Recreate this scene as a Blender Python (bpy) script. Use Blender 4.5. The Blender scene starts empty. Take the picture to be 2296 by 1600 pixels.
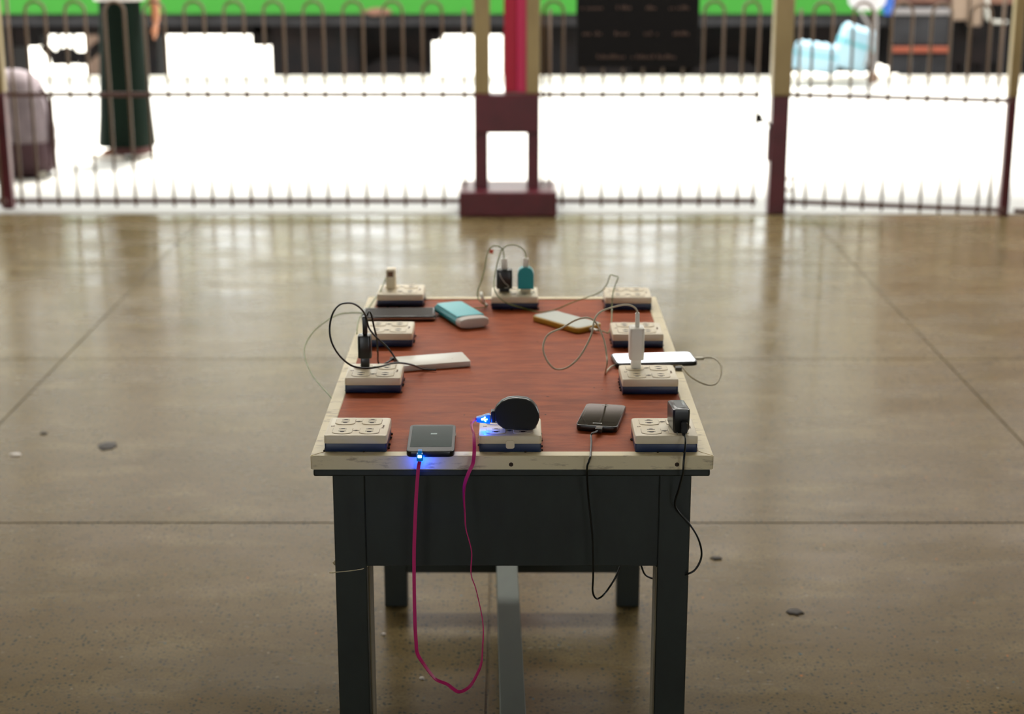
import bpy, bmesh, math, random
from mathutils import Vector, Matrix
random.seed(7)
S = bpy.context.scene
COL = S.collection
R = math.radians

# ------------------------------------------------------------------ camera
CAMH, PITCH, FPX = 1.5, R(15.4), 3700.0
cam_d = bpy.data.cameras.new('camera')
cam_d.sensor_fit = 'HORIZONTAL'; cam_d.sensor_width = 36.0
cam_d.lens = FPX / 2296 * 36.0
cam_d.clip_start = 0.05; cam_d.clip_end = 400
cam_d.dof.use_dof = True
cam_d.dof.focus_distance = 2.54
cam_d.dof.aperture_fstop = 4.0
cam = bpy.data.objects.new('camera', cam_d); COL.objects.link(cam)
cam.location = (0, 0, CAMH); cam.rotation_euler = (R(90) - PITCH, 0, 0)
S.camera = cam

# ------------------------------------------------------------------ sky, sun, exposure
W = bpy.data.worlds.new('sky'); S.world = W; W.use_nodes = True
bg = W.node_tree.nodes['Background']
bg.inputs[0].default_value = (0.93, 0.97, 1.0, 1); bg.inputs[1].default_value = 5.1
sun_d = bpy.data.lights.new('sun', 'SUN'); sun_d.energy = 19.0; sun_d.angle = R(12.0)
sun_d.color = (1.0, 0.96, 0.88)
sun = bpy.data.objects.new('sun', sun_d); COL.objects.link(sun)
sun.rotation_euler = (R(-20), R(4), 0)          # high sun beyond the fence
topfill_d = bpy.data.lights.new('overhead_fill', 'AREA'); topfill_d.shape = 'RECTANGLE'; topfill_d.size = 7.0; topfill_d.size_y = .5
topfill_d.energy = 250; topfill_d.color = (1.0, .98, .92)
topfill = bpy.data.objects.new('overhead_fill', topfill_d); COL.objects.link(topfill)
topfill.location = (0, 7.0, 4.5); topfill.rotation_euler = (R(-12), 0, 0)     # added unseen area light, brightens the table tops and floor
S.view_settings.view_transform = 'Standard'; S.view_settings.look = 'None'
S.view_settings.gamma = 1; S.view_settings.use_curve_mapping = False
S.view_settings.exposure = 0.22

# ------------------------------------------------------------------ helpers
def ray(px, py):
    a = (px - 1148) / FPX; b = (py - 800) / FPX
    c, s = math.cos(PITCH), math.sin(PITCH)
    return Vector((a, c - b * s, -s - b * c))
def on(px, py, z):                      # point of the horizontal plane at height z
    r = ray(px, py); t = (z - CAMH) / r.z
    return Vector((r.x * t, r.y * t, z))
def at(px, py, Y):                      # point of the vertical plane at distance Y
    r = ray(px, py); t = Y / r.y
    return Vector((r.x * t, Y, CAMH + r.z * t))
def lin(r, g, b):
    return tuple(((c / 255) / 12.92 if c / 255 <= .04045 else ((c / 255 + .055) / 1.055) ** 2.4) for c in (r, g, b)) + (1,)

def mat(name, col, rough=.5, metal=0, spec=.5, emit=None, es=1, coat=0, noise=None, bump=0, bscale=200, trans=0):
    """noise = (other colour, scale xyz, low, high)"""
    m = bpy.data.materials.new(name); m.use_nodes = True
    nt = m.node_tree; N = nt.nodes; L = nt.links; b = N['Principled BSDF']
    b.inputs['Base Color'].default_value = col
    b.inputs['Roughness'].default_value = rough; b.inputs['Metallic'].default_value = metal
    b.inputs['Specular IOR Level'].default_value = spec; b.inputs['Coat Weight'].default_value = coat
    b.inputs['Coat Roughness'].default_value = .08
    if trans: b.inputs['Transmission Weight'].default_value = trans
    if emit:
        b.inputs['Emission Color'].default_value = emit; b.inputs['Emission Strength'].default_value = es
    if noise or bump:
        tc = N.new('ShaderNodeTexCoord')
    if noise:
        oc, sc, lo, hi = noise
        mp = N.new('ShaderNodeMapping'); mp.inputs['Scale'].default_value = sc
        nz = N.new('ShaderNodeTexNoise'); nz.inputs['Scale'].default_value = 1; nz.inputs['Detail'].default_value = 5
        nz.inputs['Roughness'].default_value = .62
        mr = N.new('ShaderNodeMapRange'); mr.inputs['From Min'].default_value = lo; mr.inputs['From Max'].default_value = hi
        mx = N.new('ShaderNodeMix'); mx.data_type = 'RGBA'
        mx.inputs['A'].default_value = col; mx.inputs['B'].default_value = oc
        L.new(tc.outputs['Object'], mp.inputs[0]); L.new(mp.outputs[0], nz.inputs['Vector'])
        L.new(nz.outputs[0], mr.inputs['Value']); L.new(mr.outputs[0], mx.inputs['Factor'])
        L.new(mx.outputs['Result'], b.inputs['Base Color'])
    if bump:
        n2 = N.new('ShaderNodeTexNoise'); n2.inputs['Scale'].default_value = bscale; n2.inputs['Detail'].default_value = 3
        bp = N.new('ShaderNodeBump'); bp.inputs['Strength'].default_value = bump; bp.inputs['Distance'].default_value = .002
        L.new(tc.outputs['Object'], n2.inputs['Vector']); L.new(n2.outputs[0], bp.inputs['Height'])
        L.new(bp.outputs[0], b.inputs['Normal'])
    return m

def link(name, me, m=None, parent=None, smooth=False):
    o = bpy.data.objects.new(name, me); COL.objects.link(o)
    if m: me.materials.append(m)
    if parent: o.parent = parent
    if smooth:
        for p in me.polygons: p.use_smooth = True
    return o
def obj(name, bm, m, parent=None, smooth=False):
    me = bpy.data.meshes.new(name); bmesh.ops.recalc_face_normals(bm, faces=bm.faces)
    bm.to_mesh(me); bm.free()
    if smooth == 'auto':
        for p in me.polygons: p.use_smooth = True
        me.set_sharp_from_angle(angle=R(35)); smooth = False
    return link(name, me, m, parent, smooth)
def tag(o, label=None, cat=None, group=None, kind=None):
    if label: o['label'] = label
    if cat: o['category'] = cat
    if group: o['group'] = group
    if kind: o['kind'] = kind
    return o
def thing(name, label, cat, loc=(0, 0, 0), rz=0, group=None):
    o = bpy.data.objects.new(name, None); COL.objects.link(o); o.empty_display_size = .02
    o.location = loc; o.rotation_euler = (0, 0, rz)
    return tag(o, label, cat, group)
def copy_tree(o, parent=None):
    c = o.copy(); COL.objects.link(c); c.parent = parent
    for ch in [k for k in o.children]: copy_tree(ch, c)
    return c

def box(bm, x0, x1, y0, y1, z0, z1, bev=0, seg=2, M=None):
    r = bmesh.ops.create_cube(bm, size=1)
    vs = r['verts']
    for v in vs:
        v.co = Vector(((x0 + x1) / 2 + v.co.x * (x1 - x0), (y0 + y1) / 2 + v.co.y * (y1 - y0), (z0 + z1) / 2 + v.co.z * (z1 - z0)))
        if M: v.co = M @ v.co
    if bev:
        es = list({e for v in vs for e in v.link_edges})
        bmesh.ops.bevel(bm, geom=es, offset=bev, segments=seg, affect='EDGES', profile=.5)
    return bm
def bx(*a, **k): return box(bmesh.new(), *a, **k)
def ring_face(bm, pts): return [bm.verts.new(p) for p in pts]
def loft(rings, cap=True, bm=None, closed=True):
    bm = bm or bmesh.new()
    vr = [[bm.verts.new(p) for p in r] for r in rings]
    n = len(vr[0])
    for a, b in zip(vr, vr[1:]):
        for i in range(n if closed else n - 1):
            bm.faces.new((a[i], a[(i + 1) % n], b[(i + 1) % n], b[i]))
    if cap: bm.faces.new(vr[0][::-1]); bm.faces.new(vr[-1])
    return bm
def rrect(w, l, r, n=5):
    out = []
    for cx, cy, a0 in ((w/2-r, l/2-r, 0), (-w/2+r, l/2-r, 90), (-w/2+r, -l/2+r, 180), (w/2-r, -l/2+r, 270)):
        for k in range(n + 1):
            a = R(a0 + 90 * k / n); out.append((cx + r * math.cos(a), cy + r * math.sin(a)))
    return out
def slab(w, l, r, z0, z1, e=.0008, e0=None, bm=None, cx=0, cy=0):   # rounded plate with soft upper and lower edges
    e0 = e if e0 is None else e0
    def rg(ins, z): return [(cx + x * (1 - 2 * ins / w), cy + y * (1 - 2 * ins / l), z) for x, y in rrect(w, l, r)]
    return loft([rg(e0, z0), rg(e0 * .3, z0 + e0 * .3), rg(0, z0 + e0), rg(0, z1 - e), rg(e * .3, z1 - e * .3), rg(e, z1)], bm=bm)
def prism(poly, y0, y1, bev=0):     # outline in x,z extruded along y
    c = (sum(p[0] for p in poly) / len(poly), sum(p[1] for p in poly) / len(poly))
    def rg(y, s): return [(c[0] + (x - c[0]) * s, y, c[1] + (z - c[1]) * s) for x, z in poly]
    k = .955 if bev else 1
    return loft([rg(y0, k), rg(y0 + bev, 1), rg(y1 - bev, 1), rg(y1, k)] if bev else [rg(y0, 1), rg(y1, 1)])
def smooth_pts(P, n=8):
    P = [Vector(p) for p in P]; out = []
    Q = [P[0] * 2 - P[1]] + P + [P[-1] * 2 - P[-2]]
    for i in range(1, len(Q) - 2):
        a, b, c, d = Q[i-1], Q[i], Q[i+1], Q[i+2]
        for k in range(n):
            t = k / n
            out.append(.5 * ((2*b) + (c-a)*t + (2*a-5*b+4*c-d)*t*t + (3*b-a-3*c+d)*t**3))
    out.append(P[-1]); return out
def tube(P, r, n=8, sm=8, bm=None):
    P = smooth_pts(P, sm) if sm else [Vector(p) for p in P]
    rings = []; up = Vector((0.01, 0.02, 1))
    t0 = (P[1] - P[0]).normalized(); nrm = up.cross(t0)
    if nrm.length < .1: nrm = Vector((1, 0, 0)).cross(t0)
    nrm.normalize()
    for i, p in enumerate(P):
        t = (P[min(i+1, len(P)-1)] - P[max(i-1, 0)]).normalized()
        nrm = (nrm - t * nrm.dot(t)).normalized(); bi = t.cross(nrm)
        rr = r[min(i * len(r) // len(P), len(r)-1)] if isinstance(r, (list, tuple)) else r
        rings.append([p + (nrm * math.cos(2*math.pi*k/n) + bi * math.sin(2*math.pi*k/n)) * rr for k in range(n)])
    return loft(rings, bm=bm)
def ribbon(P, w, t, twist, sm=8):       # flat cable; twist = list of angles along it
    P = smooth_pts(P, sm); rings = []; nn = len(P)
    for i, p in enumerate(P):
        tg = (P[min(i+1, nn-1)] - P[max(i-1, 0)]).normalized()
        f = i / (nn - 1) * (len(twist) - 1); k = min(int(f), len(twist) - 2); a = R(twist[k] + (twist[k+1] - twist[k]) * (f - k))
        side = tg.cross(Vector((0, 1, 0)))
        if side.length < .05: side = Vector((1, 0, 0))
        side.normalize(); n2 = tg.cross(side)
        u = side * math.cos(a) + n2 * math.sin(a); v = tg.cross(u)
        rings.append([p + u * w/2 + v * t/2, p + u * w/2 - v * t/2, p - u * w/2 - v * t/2, p - u * w/2 + v * t/2])
    return loft(rings)
def cyl(bm, p, d, r, h, n=16, r2=None):
    d = Vector(d).normalized(); q = d.to_track_quat('Z', 'Y').to_matrix().to_4x4()
    M = Matrix.Translation(Vector(p)) @ q
    r2 = r if r2 is None else r2
    return loft([[M @ Vector((rr * math.cos(2*math.pi*k/n), rr * math.sin(2*math.pi*k/n), z)) for k in range(n)] for rr, z in ((r, 0), (r2, h))], bm=bm)
def lathe(prof, n=20, M=None):
    return loft([[(M or Matrix()) @ Vector((r * math.cos(2*math.pi*k/n), r * math.sin(2*math.pi*k/n), z)) for k in range(n)] for r, z in prof])

# ------------------------------------------------------------------ materials
def terrazzo():
    m = bpy.data.materials.new('terrazzo'); m.use_nodes = True
    nt = m.node_tree; N = nt.nodes; L = nt.links; b = N['Principled BSDF']
    g = N.new('ShaderNodeNewGeometry'); pos = g.outputs['Position']
    def mix(a, bb, f):
        x = N.new('ShaderNodeMix'); x.data_type = 'RGBA'
        for s, v in (('A', a), ('B', bb), ('Factor', f)):
            if isinstance(v, (tuple, float)): x.inputs[s].default_value = v
            else: L.new(v, x.inputs[s])
        return x.outputs['Result']
    def rng(v, a, bb, c=0, d=1):
        x = N.new('ShaderNodeMapRange'); L.new(v, x.inputs['Value'])
        for s, q in zip(('From Min', 'From Max', 'To Min', 'To Max'), (a, bb, c, d)): x.inputs[s].default_value = q
        return x.outputs[0]
    def noise(sc, det=4, ys=1, ro=.6):
        mp = N.new('ShaderNodeMapping'); mp.inputs['Scale'].default_value = (1, ys, 1); L.new(pos, mp.inputs[0])
        x = N.new('ShaderNodeTexNoise'); x.inputs['Scale'].default_value = sc; x.inputs['Detail'].default_value = det
        x.inputs['Roughness'].default_value = ro; L.new(mp.outputs[0], x.inputs['Vector']); return x.outputs[0]
    def chips(sc, rad, keep, off):
        mp = N.new('ShaderNodeMapping'); mp.inputs['Location'].default_value = (off, off, 0); L.new(pos, mp.inputs[0])
        nz = N.new('ShaderNodeTexNoise'); nz.inputs['Scale'].default_value = sc * 1.5; L.new(pos, nz.inputs['Vector'])
        ad = N.new('ShaderNodeVectorMath'); ad.operation = 'MULTIPLY_ADD'; L.new(nz.outputs['Color'], ad.inputs[0])
        ad.inputs[1].default_value = (.6 / sc,) * 3; L.new(mp.outputs[0], ad.inputs[2])
        v = N.new('ShaderNodeTexVoronoi'); v.inputs['Scale'].default_value = sc; L.new(ad.outputs[0], v.inputs['Vector'])
        sp = N.new('ShaderNodeSeparateColor'); L.new(v.outputs['Color'], sp.inputs[0])
        k = rng(sp.outputs[0], keep - .01, keep + .01)
        d = rng(v.outputs['Distance'], rad * .8, rad, 1, 0)
        mu = N.new('ShaderNodeMath'); mu.operation = 'MULTIPLY'; L.new(k, mu.inputs[0]); L.new(d, mu.inputs[1])
        return mu.outputs[0], sp.outputs[1]
    base = mix(lin(114, 98, 65), lin(97, 82, 52), rng(noise(1.3, 5), .35, .68))
    base = mix(base, lin(131, 116, 82), rng(noise(3.2, 4, 2.4), .5, .75))
    base = mix(base, lin(84, 70, 45), rng(noise(7, 5), .60, .78))
    base = mix(base, lin(90, 77, 52), rng(noise(160, 2), .45, .7))
    f, r_ = chips(95, .36, .62, 0)
    base = mix(base, lin(48, 54, 46), f)
    f, r_ = chips(150, .34, .72, 3.1)
    base = mix(base, lin(74, 72, 58), f)
    f, r_ = chips(60, .22, .965, 7.7)
    base = mix(base, lin(140, 128, 106), f)
    f, r_ = chips(52, .15, .975, 1.7)
    base = mix(base, lin(190, 112, 40), f)
    f, r_ = chips(52, .15, .982, 5.3)
    base = mix(base, lin(30, 100, 120), f)
    L.new(base, b.inputs['Base Color'])
    rr = rng(noise(2.2, 5, 2.0), .35, .7, .19, .32)
    L.new(rr, b.inputs['Roughness']); b.inputs['Specular IOR Level'].default_value = .2
    bp = N.new('ShaderNodeBump'); bp.inputs['Strength'].default_value = .12; bp.inputs['Distance'].default_value = .004
    L.new(noise(5, 3, 3), bp.inputs['Height']); L.new(bp.outputs[0], b.inputs['Normal'])
    return m
M_floor = terrazzo()
M_joint = mat('joint_filler', lin(96, 84, 64), .8)
M_plat = mat('platform_concrete', (.38, .37, .34, 1), .55, noise=((.32, .31, .29, 1), (1.2, 1.2, 1.2), .4, .7))
M_coping = mat('coping_stone', (.66, .60, .50, 1), .8)
M_ballast = mat('ballast_ground', (.60, .57, .50, 1), .9, noise=((.35, .33, .28, 1), (6, 6, 6), .4, .6))
M_wallin = mat('hall_plaster', lin(160, 155, 134), .8)
M_ceil = mat('ceiling_boards', lin(186, 180, 160), .8)
M_fascia = mat('brown_fascia_paint', lin(96, 84, 62), .6)
M_maroon = mat('maroon_gloss_paint', lin(92, 32, 42), .36, noise=(lin(76, 26, 34), (9, 9, 9), .4, .7))
M_beige = mat('beige_gloss_paint', lin(160, 140, 98), .38, noise=(lin(140, 120, 80), (8, 8, 3), .4, .75))
M_red = mat('red_gloss_paint', lin(172, 18, 52), .4)
M_pinkred = mat('highlight_red_paint', lin(196, 40, 88), .4)
M_bar = mat('fence_bar_paint', lin(112, 88, 66), .4)
M_barlow = mat('fence_bar_paint_low', lin(92, 62, 56), .4)
M_panel = mat('plywood_panel', lin(184, 92, 50), .5, spec=.12, noise=(lin(142, 66, 36), (14, 60, 20), .35, .72), bump=.15, bscale=260)
M_rim = mat('cream_painted_wood', lin(244, 230, 194), .42, noise=(lin(150, 128, 90), (22, 60, 90), .56, .74), bump=.2, bscale=120)
M_knot = mat('nail_head', lin(60, 42, 26), .7)
M_black = mat('black_table_paint', lin(40, 48, 44), .42, noise=(lin(34, 40, 37), (20, 20, 8), .4, .7))
M_greywood = mat('bare_grey_wood', lin(136, 124, 96), .6, noise=(lin(110, 100, 80), (30, 30, 4), .4, .6))
M_stretch = mat('grey_green_paint', lin(72, 84, 74), .55, noise=(lin(60, 70, 62), (10, 4, 10), .4, .7))
M_cover = mat('ivory_plastic', lin(243, 229, 202), .36)
M_blue = mat('navy_plastic', lin(22, 44, 84), .38)
M_slot = mat('dark_slot', lin(40, 26, 16), .7)
M_screw = mat('screw_steel', lin(70, 60, 48), .4, metal=.7)
M_letter = mat('brown_print', lin(120, 84, 60), .6)
M_bplastic = mat('black_plastic', lin(30, 31, 31), .28)
M_brub = mat('black_cable', lin(20, 24, 22), .32)
M_wplastic = mat('white_plastic', lin(244, 241, 232), .32)
M_wcable = mat('white_cable', lin(205, 196, 172), .4)
M_gcable = mat('pale_green_cable', lin(128, 142, 76), .4)
M_teal = mat('teal_plastic', lin(0, 160, 172), .4)
M_tealtop = mat('teal_satin', lin(84, 202, 216), .35)
M_pink = mat('magenta_cable', lin(214, 30, 120), .45)
M_plugteal = mat('blue_translucent_plug', lin(0, 90, 140), .25, emit=(0, .25, .8, 1), es=.25)
M_led = mat('blue_led', (0.2, .6, 1, 1), .3, emit=(.18, .5, 1, 1), es=9)
M_silver = mat('plug_metal', lin(180, 176, 165), .3, metal=.9)
M_screen1 = mat('lit_grey_green_screen', lin(12, 20, 20), .12, spec=.25, emit=lin(62, 82, 78), es=.3, noise=(lin(40, 54, 52), (30, 60, 1), .4, .7))
M_screen2 = mat('glossy_black_screen', lin(14, 18, 16), .04, spec=.35)
M_screen6 = mat('dusty_brown_screen', lin(58, 52, 48), .55, spec=.15)
M_truck = mat('dull_silver_paint', lin(124, 118, 116), .5)
M_doorp = mat('pale_door_paint', lin(128, 108, 90), .6)
M_wbag = mat('white_plastic_bag', lin(170, 168, 172), .4)
M_screen5 = mat('mirror_black_screen', lin(16, 14, 18), .02, spec=1.0, coat=1)
M_purple = mat('magenta_fringe', lin(170, 50, 160), .3)
M_gold = mat('gold_case', lin(196, 158, 60), .35, metal=.15)
M_pearl = mat('pearl_back', lin(196, 202, 192), .25, spec=.3)
M_cap = mat('white_cap', lin(214, 206, 200), .4)
M_green = mat('green_coach_paint', lin(40, 122, 22), .7)
M_cream = mat('cream_coach_paint', lin(214, 210, 190), .45)
M_sole = mat('soot_grey_steel', lin(50, 49, 50), .85, spec=.2, noise=(lin(36, 34, 34), (3, 3, 6), .4, .7))
M_under = mat('soot_black_steel', lin(24, 22, 22), .85, spec=.2, noise=(lin(36, 28, 26), (4, 4, 4), .4, .7))
M_rust = mat('rust_step', lin(140, 66, 40), .6)
M_brown = mat('brown_coach_paint', lin(112, 76, 58), .5, noise=(lin(70, 36, 30), (3, 3, 3), .4, .6))
M_glass = mat('coach_window_glass', lin(60, 70, 70), .08)
M_roofc = mat('coach_roof', lin(70, 70, 68), .7)
M_rail = mat('rusty_rail', lin(170, 120, 96), .5)
M_longyi = mat('dark_green_cloth', lin(15, 28, 21), .9, spec=.1, noise=(lin(12, 22, 16), (14, 14, 2), .4, .7))
M_hem = mat('maroon_hem_cloth', lin(70, 36, 34), .8)
M_shirt = mat('white_shirt_cloth', lin(224, 220, 218), .8)
M_skin = mat('skin', lin(178, 118, 84), .55)
M_hair = mat('black_hair', lin(20, 17, 15), .5)
M_bagg = mat('grey_bag_cloth', lin(118, 106, 110), .8, noise=(lin(96, 86, 90), (8, 8, 8), .4, .7))
M_bagm = mat('maroon_bag_cloth', lin(50, 20, 27), .7)
M_sign = mat('black_sign_board', lin(20, 18, 20), .8, spec=.25)
M_signt = mat('faded_sign_paint', lin(136, 108, 98), .7)
M_water = mat('shrink_wrapped_bottles', lin(150, 184, 200), .3)
M_waterb = mat('pale_blue_label_band', lin(84, 160, 172), .3)
M_sandal = mat('pale_sandal', lin(225, 220, 210), .6)
M_bluebag = mat('blue_bag', lin(10, 70, 150), .5)
M_tyre = mat('dusty_tyre', lin(110, 88, 74), .8)
M_tag = mat('red_tag', lin(226, 96, 66), .6)

# ------------------------------------------------------------------ setting: floor of square slabs
XJ = [-7.62, -6.1, -4.57, -3.05, -1.53, -.05, 1.47, 2.99, 4.51, 6.03, 7.55]
YJ = [-2.28, -.74, .80, 2.34, 3.88, 5.42, 6.95, 8.12]
FY0, FY1, FX = -8.0, 9.1, 11.0
bm = bmesh.new()
box(bm, -FX, FX, FY0, FY1, -.10, -.006)
box(bm, -FX, XJ[0] - .003, FY0, YJ[-1], -.006, 0)
box(bm, XJ[-1] + .003, FX, FY0, YJ[-1], -.006, 0)
box(bm, XJ[0], XJ[-1], FY0, YJ[0] - .003, -.006, 0)
fl = obj('floor', bm, M_floor); fl['kind'] = 'structure'
slab_me = {}
for i in range(len(XJ) - 1):
    for j in range(len(YJ) - 1):
        g = .0022
        w, l = XJ[i+1] - XJ[i] - 2*g, YJ[j+1] - YJ[j] - 2*g
        key = (round(w, 3), round(l, 3))
        if key not in slab_me:
            b_ = bx(-w/2, w/2, -l/2, l/2, -.0055, 0)
            es = [e for e in b_.edges if all(v.co.z > -.001 for v in e.verts)]
            bmesh.ops.bevel(b_, geom=es, offset=.0015, segments=1, affect='EDGES')
            me = bpy.data.meshes.new('floor_slab'); b_.to_mesh(me); b_.free(); me.materials.append(M_floor); slab_me[key] = me
        o = bpy.data.objects.new('floor_slab', slab_me[key]); COL.objects.link(o); o.parent = fl
        o.location = ((XJ[i] + XJ[i+1]) / 2, (YJ[j] + YJ[j+1]) / 2, random.uniform(0, .0006))
# threshold strip under the fence
th = obj('trim_1', bx(-FX, FX, 8.124, 9.1, -.0055, .004, bev=.002, seg=1), M_plat); th['kind'] = 'structure'
# marks and small litter on the floor
M_stain = mat('dark_stain', lin(44, 34, 26), .6)
def blob(r, sx, sy, h, seed):
    rnd = random.Random(seed); ph = [rnd.uniform(.7, 1.15) for _ in range(14)]
    rg = lambda s, z: [(r * sx * s * ph[k] * math.cos(k*math.pi/7), r * sy * s * ph[k] * math.sin(k*math.pi/7), z) for k in range(14)]
    return loft([rg(1, 0), rg(.85, h * .7), rg(.4, h)])
for (px, py, r, sx, sy, label, mm) in (
        (240, 1000, .03, 1.0, 1.3, 'dark brown crumpled leaf on the floor slab left of the table', M_stain),
        (98, 972, .012, 1, 1, 'small dark crumb on the floor near the left edge of the frame', M_stain),
        (34, 1020, .014, 1.3, 1, 'pale paper scrap on the floor near the left edge', M_cap),
        (1606, 1252, .014, 1, .9, 'small dark stone on the floor right of the hanging black cable', M_stain),
        (1780, 1372, .022, 1, .9, 'dark brown leaf scrap on the floor right of the table leg', M_stain),
        (860, 1423, .005, 1, 1, 'tiny white crumb on the floor under the table beside the left leg', M_cap),
        (946, 1522, .005, 1, 1, 'tiny white crumb on the floor inside the pink cable loop', M_cap)):
    p = on(px, py, 0)
    o = obj('floor_crumb' if r < .02 else 'dry_leaf', blob(r, sx, sy, .004, px), mm, smooth=True); o.location = p + Vector((0, 0, .0006))
    tag(o, label, 'litter')

# ------------------------------------------------------------------ setting: hall shell (behind and above the camera)
wb_ = bmesh.new()               # back wall; two openings added to let in fill light from behind
for a_, b__, z_ in ((-FX, -4.4, 0), (-2.0, 2.0, 0), (4.4, FX, 0), (-4.4, -2.0, 2.3), (2.0, 4.4, 2.3)): box(wb_, a_, b__, FY0 - .2, FY0, z_, 4.6)
obj('ground_street', bx(-30, 30, -30, FY0, -.10, -.01), M_plat)['kind'] = 'structure'
for nm, b_ in (('wall_back', wb_),
               ('wall_left', bx(-FX - .2, -FX, FY0, 7.6, 0, 4.6)),
               ('wall_right', bx(FX, FX + .2, FY0, 7.6, 0, 4.6))):
    obj(nm, b_, M_wallin)['kind'] = 'structure'
obj('ceiling', bx(-FX - .5, FX + .5, FY0 - .2, 10.7, 4.6, 4.75), M_ceil)['kind'] = 'structure'
obj('trim_2', bx(-FX - .5, FX + .5, 8.9, 9.0, 2.67, 4.6), M_fascia)['kind'] = 'structure'
# sunlit platform, its coping and the track bed
obj('ground', bx(-40, 40, 9.1, 14.5, -1.1, .002), M_plat)['kind'] = 'structure'
cp = tag(bpy.data.objects.new('platform_coping', None), kind='structure'); COL.objects.link(cp)
me = None
for k in range(36):
    x0 = -18 + k
    if me is None:
        b_ = bx(-.494, .494, 14.504, 14.9, -.18, .006, bev=.004, seg=1); me = bpy.data.meshes.new('coping_stone'); b_.to_mesh(me); b_.free(); me.materials.append(M_coping)
    o = bpy.data.objects.new('coping_stone', me); COL.objects.link(o); o.parent = cp; o.location = (x0 + .5, 0, random.uniform(0, .004))
obj('track_bed_ground', bx(-60, 60, 14.8, 70, -1.3, -.98), M_ballast)['kind'] = 'structure'
# added unseen roof slope beyond the second track, keeps sky out of reflections
sh = bmesh.new()
loft([[(x, 20.0, 5.7), (x, 24.6, 10.5), (x, 24.7, 10.4), (x, 20.1, 5.6)] for x in (-40, 40)], bm=sh)
for k in range(-6, 7): box(sh, k*6 - .15, k*6 + .15, 24.2, 24.5, -.98, 10.2)
obj('roof_sky_block', sh, mat('dark_sky_block', lin(84, 66, 56), .7))['kind'] = 'structure'
for Y in (15.85, 17.0, 21.2, 22.3):
    o = obj('railway_rail', bx(-50, 50, Y - .035, Y + .035, -.97, -.82, bev=.01, seg=1), M_rail)
    tag(o, {15.85: 'near rail of the track under the green coach', 17.0: 'far rail of the track under the green coach',
            21.2: 'near rail of the empty second track', 22.3: 'far rail of the empty second track'}[Y], 'rail', 'railway rails')

# ------------------------------------------------------------------ coaches across the platform
YT = 15.5
def X(px, Y=YT, py=60): return at(px, py, Y).x
coach = thing('railway_coach', 'green railway coach with dark underframe standing at the far platform edge', 'train', (0, YT, 0))
x0c, x1c = -14.5, X(1992)
side = bmesh.new()
prof = [(0, .51), (0, 3.4), (.12, 3.85), (.5, 4.15), (1.4, 4.32), (2.3, 4.15), (2.68, 3.85), (2.8, 3.4), (2.8, .51)]
pb = loft([[(x, y, z) for y, z in ((0, .51), (0, 1.12), (2.8, 1.12), (2.8, .51))] for x in (x0c, x1c)], bm=side)
obj('coach_body', side, M_green, coach)
for yw in (.004, 2.756):
    obj('upper_band', bx(x0c, x1c, yw, yw + .04, 2.72, 3.42), M_cream, coach)
    obj('waist_band', bx(x0c, x1c, yw, yw + .04, 1.12, 1.16), M_cream, coach)
obj('coach_roof', loft([[(x, y, z) for y, z in [(-.03, 3.4)] + prof[2:7] + [(2.83, 3.4)]] for x in (x0c - .005, x1c + .005)]), M_roofc, coach, smooth='auto')
obj('sole_bar', bx(x0c, x1c, .03, .16, .40, .515), M_sole, coach)
PW = 1.42
xw = x1c
while xw > x0c + .3:                    # window posts of both walls; the windows stand open
    for yw in (.004, 2.756):
        obj('window_post', bx(xw - (.26 if xw == x1c else .13), xw if xw == x1c else xw + .13, yw, yw + .04, 1.15, 2.73), M_cream, coach)
        if xw < x1c:
            obj('window_rail', bx(xw + .13, xw + PW - .13, yw + .012, yw + .028, 1.75, 1.78), M_sole, coach)
    xw -= PW
# equipment boxes leaving the gaps that show the sunlit ground beyond
def under(px0, px1, y0=.2, y1=.75, ztop=.40, zb=-.75, name='equipment_box', m=M_under, bev=.03):
    obj(name, bx(X(px0), X(px1), y0, y1, zb, ztop, bev=bev), m, coach)
under(-900, 10); under(8, 72, .22, .6, .40, .19); under(203, 214, .22, .5, .40, .08); under(212, 338); under(600, 800, .15); under(795, 962, .35)
under(1228, 1420, .2); under(1418, 1760, .5); under(1765, 1990, .3, ztop=.40, zb=-.06)
under(1140, 1228, .3)
# arched upper outlines of the gaps: brackets hung from the frame
for px0, px1, dz in ((338, 600, .10), (555, 600, .20), (60, 215, .10), (962, 1140, .10), (962, 985, .16)):
    obj('underframe_beam', bx(X(px0), X(px1), .2, .5, .40 - dz, .41, bev=.02), M_under, coach)
for px in (112, 146):
    obj('brake_hanger', bx(X(px) - .012, X(px) + .012, .25, .29, .02, .38), M_under, coach)
obj('brake_beam', tube([(X(75), .27, .20), (X(100), .27, .10), (X(130), .27, .14), (X(165), .27, .08), (X(205), .27, .20)], .05, sm=5), M_under, coach, smooth=True)
for px in (105, 128, 165):
    obj('spring_coil', lathe([(.05, .0), (.065, .03), (.05, .06), (.065, .09), (.05, .12)], M=Matrix.Translation((X(px), .27, .02))), M_under, coach, smooth=True)
for px in (700, 880, 1320, 1640):
    obj('wheel', lathe([(.05, -.07), (.40, -.07), (.46, -.03), (.46, .05), (.10, .07)], n=28, M=Matrix.Translation((X(px), .28, -.37)) @ Matrix.Rotation(R(90), 4, 'X')), M_under, coach, smooth='auto')
pch = obj('paint_chip', blob(.10, 1.6, .35, .004, 3), mat('bare_primer', lin(120, 84, 66), .7), coach, smooth=True)
pch.location = (X(845, YT, 20), -.002, .53); pch.rotation_euler = (R(90), 0, 0)

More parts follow.
